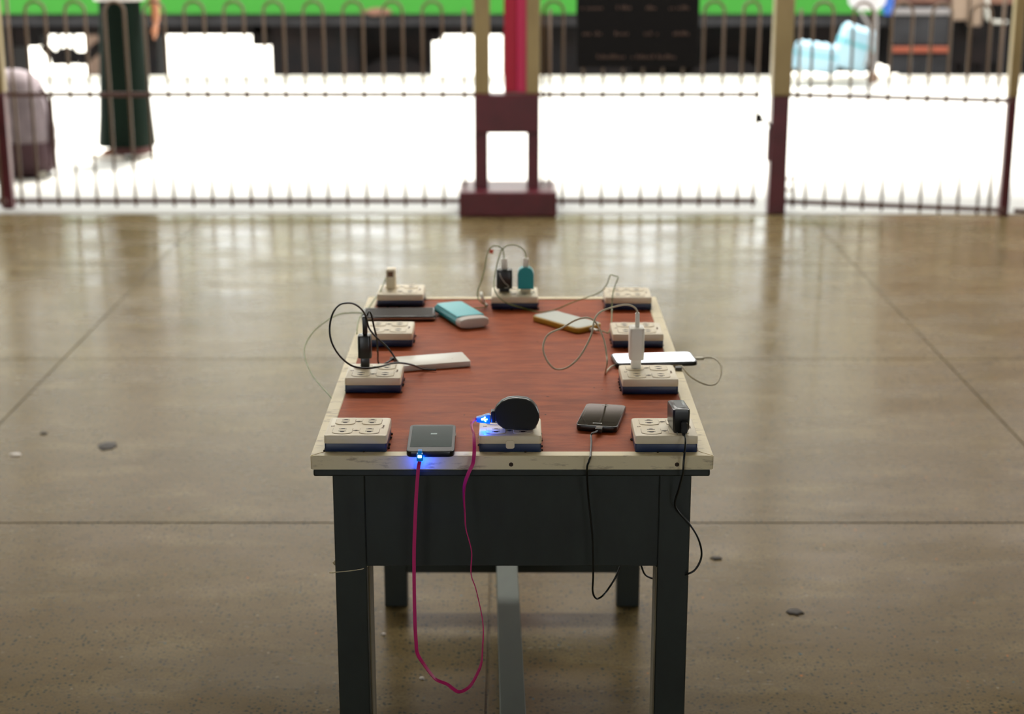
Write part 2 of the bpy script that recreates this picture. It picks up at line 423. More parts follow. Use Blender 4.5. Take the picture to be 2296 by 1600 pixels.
c2 = thing('brown_coach', 'brown railway coach with steps and pale door pillar right of the green coach', 'train', (0, YT, 0))
xa, xb = X(2006), 14.0
obj('coach_body', loft([[(x, y, z) for y, z in [(.05, .60), (.05, 3.41), (2.75, 3.41), (2.75, .60)]] for x in (xa, xb)]), M_brown, c2)
obj('coach_roof', loft([[(x, y, z) for y, z in [(.0, 3.4)] + prof[2:7] + [(2.8, 3.4)]] for x in (xa - .005, xb)]), M_roofc, c2, smooth='auto')
obj('step_ledge', bx(X(2000), X(2128), -.02, .12, .50, .56, bev=.01), M_truck, c2)
for a_, b__ in ((.22, .49), (-.04, .15)):
    obj('step_panel', bx(X(2000), X(2128), .0, .06, a_, b__, bev=.01), M_sole, c2)
obj('rust_step', bx(X(2000), X(2130), -.04, .06, .16, .21, bev=.008), M_rust, c2)
obj('door_pillar', bx(X(2132), X(2168), -.02, .1, .45, 2.9, bev=.02), M_doorp, c2)
obj('door_pillar', bx(X(2172), X(2198), -.05, .1, .40, 2.9, bev=.02), M_doorp, c2)
obj('grab_rail', tube([(X(2200), -.08, 1.4), (X(2202), -.1, .6), (X(2212), -.12, .46), (X(2250), -.1, .44)], .02, sm=6), M_silver, c2, smooth=True)
for px in (2155, 2235):
    obj('wheel', lathe([(.05, -.07), (.40, -.07), (.46, -.03), (.46, .05), (.10, .07)], n=28, M=Matrix.Translation((X(px), .4, -.12)) @ Matrix.Rotation(R(90), 4, 'X')), M_under, c2, smooth='auto')
obj('equipment_box', bx(X(2000), X(2100), .2, .7, .01, .6), M_under, c2)
obj('equipment_box', bx(X(2095), X(2420), .3, .9, .03, .6), M_under, c2)
for px, wpx in ((2112, 26), (2150, 14), (2180, 22), (2222, 12), (2262, 20)):
    obj('brake_block', bx(X(px), X(px + wpx), .3, .45, -.4, .05, bev=.02), M_under, c2)
obj('buffer', lathe([(.09, -.3), (.09, 0), (.12, .02), (.12, .05)], M=Matrix.Translation((X(2210), .3, .40)) @ Matrix.Rotation(R(90), 4, 'X')), M_under, c2, smooth='auto')

# ------------------------------------------------------------------ bow-top fence
FYL = 8.2
def Yr(x): return 8.2 - (x - 1.30) * .24          # right panel swings a little towards us
def bar_xy(x, right): return (x, Yr(x) if right else FYL)
ZR, ZB, ZT = .585, .055, 1.035
def hoop(xa, xb, right, parent):
    a = Vector((*bar_xy(xa, right), 0)); b = Vector((*bar_xy(xb, right), 0)); r = (b - a).length / 2; c = (a + b) / 2
    u = (b - a).normalized(); P = [a + Vector((0, 0, ZB - .03)), a + Vector((0, 0, ZT - r))]
    for k in range(1, 8): P.append(c + u * (-r * math.cos(k*math.pi/8)) + Vector((0, 0, ZT - r + r * math.sin(k*math.pi/8))))
    P += [b + Vector((0, 0, ZT - r)), b + Vector((0, 0, ZB - .03))]
    obj('hoop_bar', tube(P, .0075, n=6, sm=0), M_bar, parent, smooth=True)
def rail(xa, xb, z, right, parent, w=.012, h=.022):
    a = Vector((*bar_xy(xa, right), z)); b = Vector((*bar_xy(xb, right), z))
    M = Matrix.Translation(a) @ Matrix.Rotation(math.atan2((b-a).y, (b-a).x), 4, 'Z')
    obj('rail', bx(0, (b-a).length, -w/2, w/2, -h/2, h/2, M=M), M_barlow, parent)
def fence(label, xs, x0, x1, right=False, singles=()):
    t = thing('bow_top_fence', label, 'fence', group='bow top fence panels')
    for a, b in xs: hoop(a, b, right, t)
    for s, zt in singles:
        p = bar_xy(s, right); obj('bar', tube([(*p, ZB - .03), (*p, zt)], .008, n=6, sm=0), M_bar, t, smooth=True)
    rail(x0, x1, ZR, right, t); rail(x0, x1, ZB, right, t)
    return t
pt = .0968
xs = [(-2.374 + 2*pt*k, -2.277 + 2*pt*k) for k in range(0, 11)]
fence('bow top iron fence panel between the left edge post and the twin column', xs, -2.50, -.16, singles=[(-2.46, 1.3), (-.235, 1.0)])
xs = [(.154 + .098*2*k + .0, .252 + .098*2*k) for k in range(0, 5)] + [(1.13, 1.21)]
fence('bow top iron fence panel between the twin column and the latch post', xs, .13, 1.225, singles=[(.185, 1.0)])
def Xr(px, py=216): 
    x = 1.3
    for _ in range(6): x = at(px, py, Yr(x)).x
    return x
xs = [(Xr(a), Xr(b)) for a, b in ((1816, 1860), (1905, 1947), (1991, 2036), (2079, 2122), (2165, 2210))]
fence('bow top gate panel between the latch post and the thin right post', xs, 1.36, 2.40, True, singles=[(Xr(1788), 1.0), (Xr(2237), 1.3)])
xs = [(2.52 + .194*k, 2.617 + .194*k) for k in range(14)]
fence('bow top fence panel beyond the thin right post at the frame edge', xs, 2.44, 5.22, True)
xs = [(-2.66 - .194*k, -2.563 - .194*k) for k in range(14)]
fence('bow top fence panel left of the left edge post', xs, -5.25, -2.54)

def post(label, px, py, w, ztop=4.6, name='fence_post'):
    p = on(px, py, .004); Y = p.y + w/2
    t = thing(name, label, 'post', (p.x, Y, .004), group='maroon and beige posts')
    obj('lower_section', bx(-w/2, w/2, -w/2, w/2, 0, ZR, bev=.004), M_maroon, t)
    obj('upper_section', bx(-w/2*1.08, w/2*1.08, -w/2*1.08, w/2*1.08, ZR, ztop, bev=.004), M_beige, t)
    return t
post('narrow maroon and beige post at the left edge of the fence', 18, 468, .052)
lp = post('thick maroon and beige post with a small latch on its left side', 1741, 480, .086)
post('thin maroon and beige post at the right edge of the fence', 2251, 484, .045)
def local(p, t): return Vector(p) - t.location
a = local(at(1722, 276, 8.13), lp); b = local(at(1702, 266, 8.13), lp)
obj('latch_arm', tube([a + Vector((.015, 0, -.03)), a, b], .008, n=6, sm=4), M_under, lp)
obj('latch_head', bx(b.x - .017, b.x + .015, b.y - .012, b.y + .012, b.z - .020, b.z + .024, bev=.004), M_under, lp)
obj('hinge_plate', bx(-.055, -.04, -.02, .02, .26, .42, bev=.004), M_maroon, lp)
for z in (.06, .115):
    obj('hinge_pin', bx(.04, .075, -.005, .005, z + .05, z + .06), M_maroon, lp)

# twin column on its pedestal
pc = on(1139, 488, 0)
col = thing('twin_column', 'twin-legged maroon and beige roof column standing on a low maroon block', 'column', (pc.x, pc.y, 0))
def cx(px, y=300): return at(px, y, 8.12).x - pc.x
obj('pedestal', bx(-.242, .242, 0, .36, 0, .128, bev=.012), M_maroon, col)
yy0, yy1 = .09, .21
xl0, xl1, xr0, xr1 = cx(1063), cx(1094), cx(1182), cx(1210)
for a_, b__ in ((xl0, xl1), (xr0, xr1)):
    obj('leg', bx(a_, b__, yy0, yy1, .128, .595, bev=.005), M_maroon, col)
obj('cross_plate', bx(xl0 + .002, xr1 - .002, yy0 - .006, yy1 + .006, .405, .594, bev=.006), M_maroon, col)
obj('upper_leg', bx(xl0, xl0 + .078, yy0, yy1, .596, 4.6, bev=.005), M_beige, col)
obj('upper_leg', bx(xr1 - .066, xr1, yy0, yy1, .596, 4.6, bev=.005), M_beige, col)
obj('red_conduit', bx(cx(1130, 100), cx(1160, 100), yy0 + .02, yy1 + .02, .60, 4.6, bev=.008), M_red, col)
obj('red_conduit_highlight', bx(cx(1158, 100), cx(1186, 100), yy0 + .01, yy1, .60, 4.6, bev=.005), M_pinkred, col)  # magenta highlight of the red part, put in as a brighter strip
for z in (1.9, 2.9, 3.9):
    obj('cross_plate', bx(xl0 + .002, xr1 - .002, yy0 - .006, yy1 + .006, z, z + .12, bev=.006), M_beige, col)

# black sign hung on the fence
sg = thing('black_sign', 'black sign board with rows of faded writing hung on the fence', 'sign', (at(1430, 75, 8.14).x, 8.14, 0))
sx0, sx1 = at(1292, 75, 8.14).x - sg.location.x, at(1567, 75, 8.14).x - sg.location.x
zb = at(1430, 152, 8.14).z
obj('board', bx(sx0, sx1, 0, .02, zb, 1.36, bev=.004), M_sign, sg)
obj('hanger', tube([(sx0 + .05, .02, 1.3), (sx0 + .05, .07, 1.32)], .004, n=6, sm=0), M_sign, sg)
rl = random.Random(4)
def scrawl(pxa, pxb, py):
    a = at(pxa, py, 8.138) - sg.location; b = at(pxb, py, 8.138) - sg.location; n = max(3, int((b.x - a.x) / .012)); bm = bmesh.new()
    for k in range(n):
        x = a.x + (b.x - a.x) * (k + .5) / n; h = rl.choice((.009, .012, .018))
        if rl.random() < .12: continue
        wv = (b.x - a.x) / n * .30
        box(bm, x - wv, x + wv * .2, -.0015, .001, a.z - .009, a.z - .009 + h)
        box(bm, x - wv, x + wv, -.0015, .001, a.z - .009 + rl.choice((0, .006)), a.z - .0055 + rl.choice((0, .006)))
    obj('lettering', bm, M_signt, sg)
for y_, segs in ((17, ((1303, 1352), (1382, 1416), (1442, 1478), (1500, 1552))), (75, ((1306, 1350), (1378, 1410), (1443, 1476), (1509, 1546))), (127, ((1338, 1402), (1415, 1460), (1462, 1516)))):
    for a_, b__ in segs: scrawl(a_, b__, y_)

# ------------------------------------------------------------------ person beyond the fence
def skin_mesh(name, verts, edges, radii, m, parent, root=0, sub=2):
    me = bpy.data.meshes.new(name); me.from_pydata(verts, edges, []); o = bpy.data.objects.new(name, me); COL.objects.link(o)
    sk = o.modifiers.new('skin', 'SKIN'); sk.use_smooth_shade = True
    for i, v in enumerate(me.skin_vertices[0].data):
        r = radii[i]; v.radius = (r, r) if not isinstance(r, tuple) else r; v.use_root = (i == root)
    ss = o.modifiers.new('sub', 'SUBSURF'); ss.levels = sub; ss.render_levels = sub
    dg = bpy.context.evaluated_depsgraph_get(); me2 = bpy.data.meshes.new_from_object(o.evaluated_get(dg))
    bpy.data.objects.remove(o); me2.materials.clear(); me2.name = name
    for p in me2.polygons: p.use_smooth = True
    return link(name, me2, m, parent)
pf = on(289, 352, .004)
per = thing('person', 'person in long dark green wrap skirt standing beyond the left fence panel', 'person', pf, rz=R(0))
V = [(0,0,.86),(0,0,1.0),(0,.005,1.16),(0,.005,1.28),(0,.01,1.36),(0,.01,1.42),(0,-.005,1.49),(0,-.005,1.57),(0,0,1.62),      # 0-8
     (-.055,0,.78),(-.05,-.01,.45),(-.05,.01,.08),(-.10,-.03,.03),(-.15,-.05,.025),                                             # 9-13 left leg/foot
     (.055,0,.78),(.05,-.01,.45),(.05,.01,.08),(.055,.07,.03),(.06,.12,.025),                                               # 14-18
     (-.16,0,1.32),(-.20,.01,1.06),(-.15,-.12,1.08),(-.11,-.18,1.12),                                                           # 19-22
     (.16,0,1.32),(.20,.01,1.08),(.215,-.02,.86),(.215,-.03,.80),                                                           # 23-26
     (0,-.085,1.535)]
E_ = [(0,1),(1,2),(2,3),(3,4),(4,5),(5,6),(6,7),(7,8),(0,9),(9,10),(10,11),(11,12),(12,13),(0,14),(14,15),(15,16),(16,17),(17,18),
      (3,19),(19,20),(20,21),(21,22),(3,23),(23,24),(24,25),(25,26),(6,27)]
rd = [(.10,.08),(.10,.075),(.12,.08),(.13,.075),(.05,.05),(.048,.048),(.066,.08),(.07,.085),(.04,.05),
      .05,.04,.028,.03,.018,.05,.04,.028,.03,.018,.05,.038,.027,.022,.05,.038,.028,.024,.012]
skin_mesh('body', V, E_, rd, M_skin, per)
# fingers
for s, hp, dr in ((-1, (-.11, -.19, 1.125), (.3, -.7, .3)), (1, (.215, -.03, .785), (0, -.1, -1))):
    hb = bmesh.new(); d = Vector(dr).normalized()
    for k in range(4):
        o_ = Vector(hp) + Vector((0, (k - 1.5) * .017, 0)) if s > 0 else Vector(hp) + Vector(((k - 1.5) * .017, 0, 0))
        ln = (.065, .075, .07, .055)[k]
        tube([o_ - d * .02, o_ + d * ln * .5, o_ + d * ln + Vector((-s * .012, 0, 0))], .0075, n=6, sm=3, bm=hb)
    o_ = Vector(hp) + Vector((0, -.03, .01)) * 1; tube([o_, o_ + Vector((-s*.01, -.02, -.03)), o_ + Vector((-s*.012, -.022, -.05))], .009, n=6, sm=3, bm=hb)
    obj('fingers', hb, M_skin, per, smooth=True)
def ell(cx_, cy_, z, a, b, n=28, ph=0, wob=0): return [(cx_ + a * math.cos(2*math.pi*k/n) * (1 + wob * math.sin(5*2*math.pi*k/n + ph)), cy_ + b * math.sin(2*math.pi*k/n) * (1 + wob * math.sin(5*2*math.pi*k/n + ph)), z) for k in range(n)]
obj('wrap_skirt', loft([ell(0,0,1.0,.112,.10), ell(0,0,.93,.122,.11), ell(.0,0,.8,.128,.12,wob=.02), ell(-.003,0,.5,.143,.12,wob=.03), ell(-.006,0,.25,.158,.13,wob=.05), ell(-.010,0,.075,.172,.14,wob=.06)]), M_longyi, per, smooth=True)
obj('skirt_hem', loft([ell(.02,0,.085,.13,.12,wob=.05), ell(.02,0,.03,.128,.118,wob=.05)]), M_hem, per, smooth=True)
obj('shirt', loft([ell(0,0,.935,.15,.125), ell(0,0,1.05,.15,.12), ell(0,0,1.2,.165,.125), ell(0,0,1.32,.175,.11), ell(0,.005,1.385,.10,.08), ell(0,.01,1.42,.058,.058)]), M_shirt, per, smooth=True)
for s in (-1, 1):
    obj('shirt_sleeve', tube([(s*.13,0,1.34), (s*.175,.0,1.30), (s*.205,.01,1.12)], (.058, .056, .055), n=12, sm=4), M_shirt, per, smooth=True)
    so = obj('sandal', slab(.085, .24, .035, 0, .022), M_sandal, per); so.location = (-.10 if s < 0 else .08, -.05 if s < 0 else .04, 0); so.rotation_euler = (0, 0, R(58 if s < 0 else 170))
    if s < 0: so.location = (-.12, -.04, 0); so.rotation_euler = (0, 0, R(70))
hb = bmesh.new(); bmesh.ops.create_uvsphere(hb, u_segments=20, v_segments=12, radius=1)
for v in hb.verts: v.co = Vector((v.co.x * .085, v.co.y * .098 + .022, v.co.z * .085 + 1.575 - (0.05 if v.co.y > .2 else 0)))
obj('hair', hb, M_hair, per, smooth=True)
fb = bmesh.new()
for s in (-1, 1):
    bmesh.ops.create_uvsphere(fb, u_segments=10, v_segments=8, radius=.009, matrix=Matrix.Translation((s*.03, -.088, 1.55)))
obj('eyes', fb, M_hair, per, smooth=True)

# ------------------------------------------------------------------ luggage at the left edge
pb_ = on(30, 402, .004)
bag = thing('luggage_bag', 'bulky grey and maroon luggage bag behind the left edge post', 'bag', (-2.80, pb_.y + .16, .004))
rg = lambda z, a, b, n=32: [(a * abs(math.cos(2*math.pi*k/n)) ** .6 * (1 if math.cos(2*math.pi*k/n) >= 0 else -1) * (1 + .02*math.sin(k*1.7+z*20)), b * abs(math.sin(2*math.pi*k/n)) ** .7 * (1 if math.sin(2*math.pi*k/n) >= 0 else -1), z) for k in range(n)]
obj('lower_pouch', loft([rg(.0, .15, .11), rg(.03, .19, .15), rg(.10, .205, .16), rg(.19, .208, .165), rg(.20, .203, .16)]), M_bagm, bag, smooth=True)
obj('upper_sack', loft([rg(.195, .204, .16), rg(.25, .208, .165), rg(.35, .20, .16), rg(.45, .175, .14), rg(.53, .14, .11), rg(.575, .10, .08), rg(.595, .04, .03)]), M_bagg, bag, smooth=True)
obj('side_strap', tube([(.17, -.06, .50), (.208, -.07, .42), (.212, -.07, .22), (.19, -.06, .05)], .012, sm=5), M_bagm, bag, smooth=True)
for s in (-1, 1):
    obj('caster', lathe([(.006, -.012), (.022, -.012), (.022, .012), (.006, .012)], M=Matrix.Translation((s*.165, -.12, .018)) @ Matrix.Rotation(R(90), 4, 'X')), M_silver, bag, smooth='auto')

# ------------------------------------------------------------------ hand truck with water packs
YH = 14.2
ht = thing('hand_truck', 'pale folding hand truck loaded with bottle packs at the platform edge', 'hand truck', (0, 0, 0))
def hp(px, py, dy=0): return at(px, py, YH + dy)
for dy in (-.18, .18):
    obj('frame_tube', tube([hp(1958, 172, dy), hp(1962, 120, dy), hp(1964, 50, dy), hp(1962, -60, dy)], .014, sm=5), M_truck, ht, smooth=True)
    obj('frame_brace', tube([hp(1940, 150, dy), hp(1950, 100, dy), hp(1948, 60, dy), hp(1922, 12, dy)], .012, sm=5), M_truck, ht, smooth=True)
    obj('base_bar', tube([hp(1790, 150, dy), hp(1812, 178, dy), hp(1870, 176, dy), hp(1955, 178, dy)], .013, sm=5), M_silver, ht, smooth=True)
    obj('wheel', lathe([(.008, -.02), (.045, -.02), (.052, -.01), (.052, .01), (.045, .02), (.008, .02)], n=24, M=Matrix.Translation(hp(1957, 174, dy)) @ Matrix.Rotation(R(90), 4, 'X')), M_tyre, ht, smooth='auto')
obj('cross_bar', tube([hp(1962, -55, -.18), hp(1962, -55, .18)], .014, sm=0), M_truck, ht)
def pack(label, pxc, pyc, w, h, ang, dy):
    c = at(pxc, pyc, YH + dy); t = thing('water_bottle_pack', label, 'bottle pack', c, group='water packs on the hand truck')
    t.rotation_euler = (0, ang, 0)
    obj('shrink_wrap', bx(-w/2, w/2, -.12, .12, -h/2, h/2 * .92, bev=.025), M_water, t, smooth='auto')
    obj('label_band', bx(-w/2 - .002, w/2 + .002, -.122, .122, h*.04, h*.16, bev=.01), M_waterb, t)
    n = max(3, round(w / .07))
    for k in range(n):
        for q in (-.07, .0, .07):
            x = -w/2 + w * (k + .5) / n
            o = obj('bottle_cap', lathe([(.024, h/2*.88), (.020, h/2*.97), (.012, h/2 + .006)], n=10, M=Matrix.Translation((x, q, 0))), M_water, t, smooth=True)
pack('pale blue water bottle pack lying low at the front of the hand truck', 1829, 129, .35, .24, R(8), 0)
pack('pale blue water bottle pack tilted steeply against the hand truck frame', 1914, 108, .28, .36, R(18), 0)
wb = thing('white_bag', 'white plastic bag hanging from the hand truck handle', 'bag', hp(1945, 2, -.30), group=None)
obj('bag_body', loft([ell(0,0,-.07,.10,.08,wob=.05), ell(0,0,-.02,.15,.10,wob=.05), ell(0,0,.1,.16,.1,wob=.04), ell(0,0,.22,.10,.06,wob=.08), ell(0,0,.30,.03,.03)]), M_wbag, wb, smooth=True)
bb = thing('blue_bag', 'blue bag hanging beside the white plastic bag', 'bag', hp(1991, 20))
obj('bag_body', loft([ell(0,0,-.05,.03,.03,wob=.05), ell(0,0,.02,.045,.04,wob=.05), ell(0,0,.2,.045,.04,wob=.04), ell(0,0,.3,.02,.02)]), M_bluebag, bb, smooth=True)

# ------------------------------------------------------------------ the table
TZ, TF, TB, TX = .68, 2.405, 3.468, .310
table = thing('charging_table', 'black wooden table with a red-brown top in a worn cream frame', 'table', (0, (TF + TB) / 2, 0))
ty = lambda y: y - table.location.y
obj('tabletop', bx(-TX + .021, TX - .021, ty(TF) + .021, ty(TB) - .021, TZ - .02, TZ - .0015, bev=.0006, seg=1), M_panel, table)
rw, rt = .0215, .0225
def mitre(p0, p1, inward):          # mitred frame strip from corner p0 to corner p1
    d = (Vector(p1) - Vector(p0)).normalized(); n = Vector(inward); g = .0004
    a, b = Vector(p0) + d * g, Vector(p1) - d * g
    c, e = b + (n - d) * rw, a + (n + d) * rw
    bm = loft([[(q.x, q.y, z) for q in (a, b, c, e)] for z in (TZ - rt, TZ)])
    bmesh.ops.bevel(bm, geom=list(bm.edges), offset=.0009, segments=2, affect='EDGES')
    obj('frame_strip', bm, M_rim, table, smooth='auto')
cs = [(-TX, ty(TF)), (TX, ty(TF)), (TX, ty(TB)), (-TX, ty(TB))]
for k, inn in enumerate(((0, 1), (-1, 0), (0, -1), (1, 0))): mitre(cs[k], cs[(k+1) % 4], inn)
obj('under_board', bx(-TX + .003, TX - .004, ty(TF) + .003, ty(TB) - .003, TZ - rt - .0125, TZ - rt - .0003, bev=.003), M_black, table)
AZ = .4815
obj('front_apron', bx(-.236, .236, ty(2.445), ty(2.465), AZ, .645, bev=.001, seg=1), M_black, table)
obj('rear_apron', bx(-.236, .236, ty(3.40), ty(3.42), AZ, .645, bev=.001, seg=1), M_black, table)
for s in (-1, 1):
    obj('side_apron', bx(s*.262 - .010, s*.262 + .010, ty(2.46), ty(3.40), AZ, .645, bev=.001, seg=1), M_black, table)
    for yc, nm in ((2.44, 'leg'), (3.37, 'leg')):
        obj(nm, bx(s*.256 - .025, s*.256 + .025, ty(yc), ty(yc) + .05, 0, .645, bev=.0015, seg=1), M_black, table)
tag(obj('leg_lining', bx(-.2312, -.2285, ty(2.462), ty(2.53), .0, AZ, bev=.0005, seg=1), M_greywood, table), 'bare grey wood strip on the inner side of the left front leg')
obj('leg_lining', bx(.2285, .2312, ty(2.442), ty(2.49), .0, AZ, bev=.0005, seg=1), M_greywood, table)
obj('rear_stretcher', bx(-.231, .231, ty(3.372), ty(3.40), .079, .135, bev=.001, seg=1), M_black, table)
obj('front_stretcher', bx(-.231, .231, ty(2.45), ty(2.475), .079, .135, bev=.001, seg=1), M_black, table)
ms = tag(obj('centre_stretcher', bx(-.0225, .0225, ty(2.476), ty(3.371), .080, .131, bev=.001, seg=1), M_stretch, table), 'grey-green painted centre stretcher')
ms.rotation_euler = (0, 0, R(1.1)); ms.location = (-.004, 0, 0)
# nails on the front strip, string round the leg
for px in (1146, 1518):
    p = at(px, 1041, TF)
    obj('nail_head', lathe([(.0035, 0), (.003, .0008), (.0005, .0010)], n=10, M=Matrix.Translation((p.x, ty(TF), p.z)) @ Matrix.Rotation(R(90), 4, 'X')), M_knot, table, smooth='auto')
p0, p1 = at(738, 1283, 2.4385), at(812, 1275, 2.4385)
obj('string', tube([(-.282, ty(2.47), p0.z + .004), (-.2817, ty(2.439), p0.z), (p0.x, ty(2.4385), p0.z), ((p0.x+p1.x)/2, ty(2.4385), (p0.z+p1.z)/2 - .001), (p1.x, ty(2.4385), p1.z), (-.2300, ty(2.45), p1.z)], .0007, n=5, sm=3), M_rim, table)
obj('string_knot', lathe([(.001, -.004), (.004, 0), (.001, .004)], n=8, M=Matrix.Translation((-.284, ty(2.46), p0.z + .008))), M_rim, table, smooth=True)
# specks and chips on the top
rs = random.Random(11); sb = bmesh.new()
for (px, py) in ((1228, 889), (1295, 692), (1205, 766), (1332, 869), (1350, 873), (1223, 929), (1112, 917), (1041, 930)):
    p = on(px, py, TZ - .0015); 
    for v in bmesh.ops.create_icosphere(sb, subdivisions=1, radius=.0018, matrix=Matrix.Translation(p - table.location) @ Matrix.Diagonal((2 if px == 1228 else 1, 1, .25, 1)))['verts']: pass
tag(obj('surface_specks', sb, M_knot, table), 'dark specks of dirt on the red-brown top', kind='stuff')

# ------------------------------------------------------------------ socket boxes
BW, BD, BS, BT = .0975, .093, .0130, .0268
def socket_box():
    t = thing('socket_box', 'x', 'socket box', (0, 0, TZ))
    obj('base', slab(BW - .0012, BD - .0012, .003, 0, BS, e=.0003), M_blue, t, smooth='auto')
    cv = obj('cover', slab(BW, BD, .0045, BS + .0003, BT, e=.0028, e0=.0004), M_cover, t, smooth='auto')
    def outlet_ring(r, ins, z):     # circle clipped left and right
        out = []; hw = r * .86 - ins
        for k in range(40):
            a = 2*math.pi*k/40; x, y = (r - ins)*1.12*math.cos(a), (r - ins)*math.sin(a)
            out.append((max(-hw, min(hw, x)), y, z))
        return out
    om = None
    for ux, vy in ((-.226, -.245), (.206, -.245), (-.226, .255), (.206, .255)):
        if om is None:
            rr = .0178
            bm = loft([outlet_ring(rr, 0, BT - .0004), outlet_ring(rr, 0, BT + .0005), outlet_ring(rr, .0005, BT + .0010)])
            om = obj('outlet', bm, M_cover, t, smooth='auto')
            grv = loft([outlet_ring(rr, -.0004, BT - .0004), outlet_ring(rr, -.0004, BT + .00012)])
            gr = obj('outlet_groove', grv, M_letter, om)
            for sy in (-.0052, .0052):
                sb = bmesh.new()
                box(sb, -.0062, .0062, sy - .0009 , sy + .0009, BT + .0006, BT + .00115)
                yo = sy - .0013 if sy < 0 else sy + .0001
                loft([[(.0038 * math.cos(R(a)), yo + .0038 * math.sin(R(a)) * (1 if sy > 0 else -1) * .9, z) for a in range(0, 181, 20)] for z in (BT + .0006, BT + .00118)], bm=sb)
                obj('slot', sb, M_slot, om)
            om.location = (ux * BW, vy * BD, 0)
        else:
            c = om.copy(); COL.objects.link(c); c.location = (ux * BW, vy * BD, 0)
            for ch in om.children:
                d = ch.copy(); COL.objects.link(d); d.parent = c
    for vy in (-.245, .255):
        obj('screw', lathe([(.0024, BT - .001), (.0024, BT + .0002), (.0012, BT + .0005), (.0003, BT + .0002)], n=10, M=Matrix.Translation((-.010*BW, vy*BD, 0))), M_screw, t, smooth='auto')
        obj('screw_mark', tube([(-.010*BW - .0045, vy*BD - .0008, BT + .0002), (-.010*BW, vy*BD + .0014, BT + .0003), (-.010*BW + .0045, vy*BD + .0004, BT + .0002)], .0005, n=5, sm=3), M_slot, t)
    for txt, x, y, sz in (('2P', -.44 * BW, -.03 * BD, .0065), ('Power', .425 * BW, -.11 * BD, .0062)):
        cu = bpy.data.curves.new('lettering', 'FONT'); cu.body = txt; cu.size = sz; cu.extrude = .0001; cu.align_x = 'LEFT'
        cu.materials.append(M_letter)
        tmp = bpy.data.objects.new('lettering', cu); COL.objects.link(tmp)
        me = bpy.data.meshes.new_from_object(tmp.evaluated_get(bpy.context.evaluated_depsgraph_get())); me.name = 'lettering'
        bpy.data.objects.remove(tmp)
        o = bpy.data.objects.new('lettering', me); COL.objects.link(o); o.parent = t
        o.location = (x, y, BT + .0001); o.rotation_euler = (0, 0, R(90 if txt == 'Power' else 0))
    return t
BOX = {
 'A': ((727+869)/2, 1012.6, 'ivory and navy socket box at the front left table corner, all outlets empty'),
 'B': (1144, 1013, 'ivory and navy socket box at the front edge centre under the round black adapter'),
 'C': (1494, 1013.5, 'ivory and navy socket box at the front right corner under the boxy black charger'),
 'D': (836, 880, 'ivory and navy socket box second along the left side, holding the tall black charger'),
 'J': (1457.5, 883, 'ivory and navy socket box second along the right side, holding the white cube charger'),
 'E': (868, 777, 'ivory and navy socket box third along the left side, empty behind the black charger'),
 'I': (1430.5, 779, 'ivory and navy socket box third along the right side, empty behind the white charger'),
 'F': (897, 687, 'ivory and navy socket box at the rear left corner with a slim white charger'),
 'G': (1154, 693, 'ivory and navy socket box at the rear edge centre with black and teal chargers'),
 'H': (1409.5, 694, 'ivory and navy socket box at the rear right corner, all outlets empty')}
proto = socket_box(); BP = {}
for k, (px, py, lab) in BOX.items():
    t = proto if k == 'A' else copy_tree(proto)
    p = on(px, py, TZ); t.location = (p.x, p.y + BD / 2, TZ); t.rotation_euler = (0, 0, R(random.uniform(-.6, .6)))
    tag(t, lab, 'socket box', 'socket boxes round the table edge'); BP[k] = Vector(t.location)
tag(obj('lamp_button', slab(.0135, .0135, .0035, 0, .0016, e=.0006), M_cover, [o for o in bpy.data.objects if o.get('label') == BOX['B'][2]][0]), 'small square ivory button on the front seam')
lb = [o for o in bpy.data.objects if o.name.startswith('lamp_button')][0]; lb.location = (0, -BD/2, .0125); lb.rotation_euler = (R(90), 0, 0)
# dark adhesive crumbs at the base of each box
adh = thing('glue_residue', 'dark glue crumbs squeezed out round the feet of the socket boxes', 'glue'); adh['kind'] = 'stuff'
ab = bmesh.new(); ra = random.Random(5)
for k, c in BP.items():
    for q in range(26):
        s = ra.random(); e = ra.choice('lrfb'); d = .0008
        x, y = {'l': (-BW/2 - d, (s-.5)*BD), 'r': (BW/2 + d, (s-.5)*BD), 'f': ((s-.5)*BW, -BD/2 - d), 'b': ((s-.5)*BW, BD/2 + d)}[e]
        if e == 'f' and q % 4: continue
        bmesh.ops.create_icosphere(ab, subdivisions=1, radius=ra.uniform(.0008, .0022), matrix=Matrix.Translation((c.x + x, c.y + y, TZ)))
gl = obj('glue_crumbs', ab, M_knot, adh); gl['kind'] = 'stuff'

# ------------------------------------------------------------------ phones and power banks lying on the top
def lying(name, label, cat, cx_, cy_, rz): return thing(name, label, cat, (cx_, cy_, TZ - .001), rz)
# 1 front left phone
t = lying('smartphone', 'black smartphone with a grey-green screen lying beside the front left socket box', 'phone', -.126, 2.463, R(.8))
t.location.z = TZ
obj('body', slab(.0735, .134, .009, 0, .0105, e=.0012, e0=.003), M_bplastic, t, smooth='auto')
obj('bezel', slab(.0715, .131, .008, .0105, .0108, e=.0001), M_bplastic, t)
obj('screen', slab(.0645, .104, .001, .0108, .0110, e=.00005, cy=.006), M_screen1, t)
tag(obj('screen_glyph', slab(.010, .006, .001, .0110, .01105, e=.00002, cx=.003, cy=.018), mat('lit_glyph', lin(110,126,120), emit=lin(120, 136, 130), es=.5), t), 'small bright charging mark')
obj('side_button', bx(.0365, .0374, .02, .035, .005, .007), M_silver, t)
ph1 = t
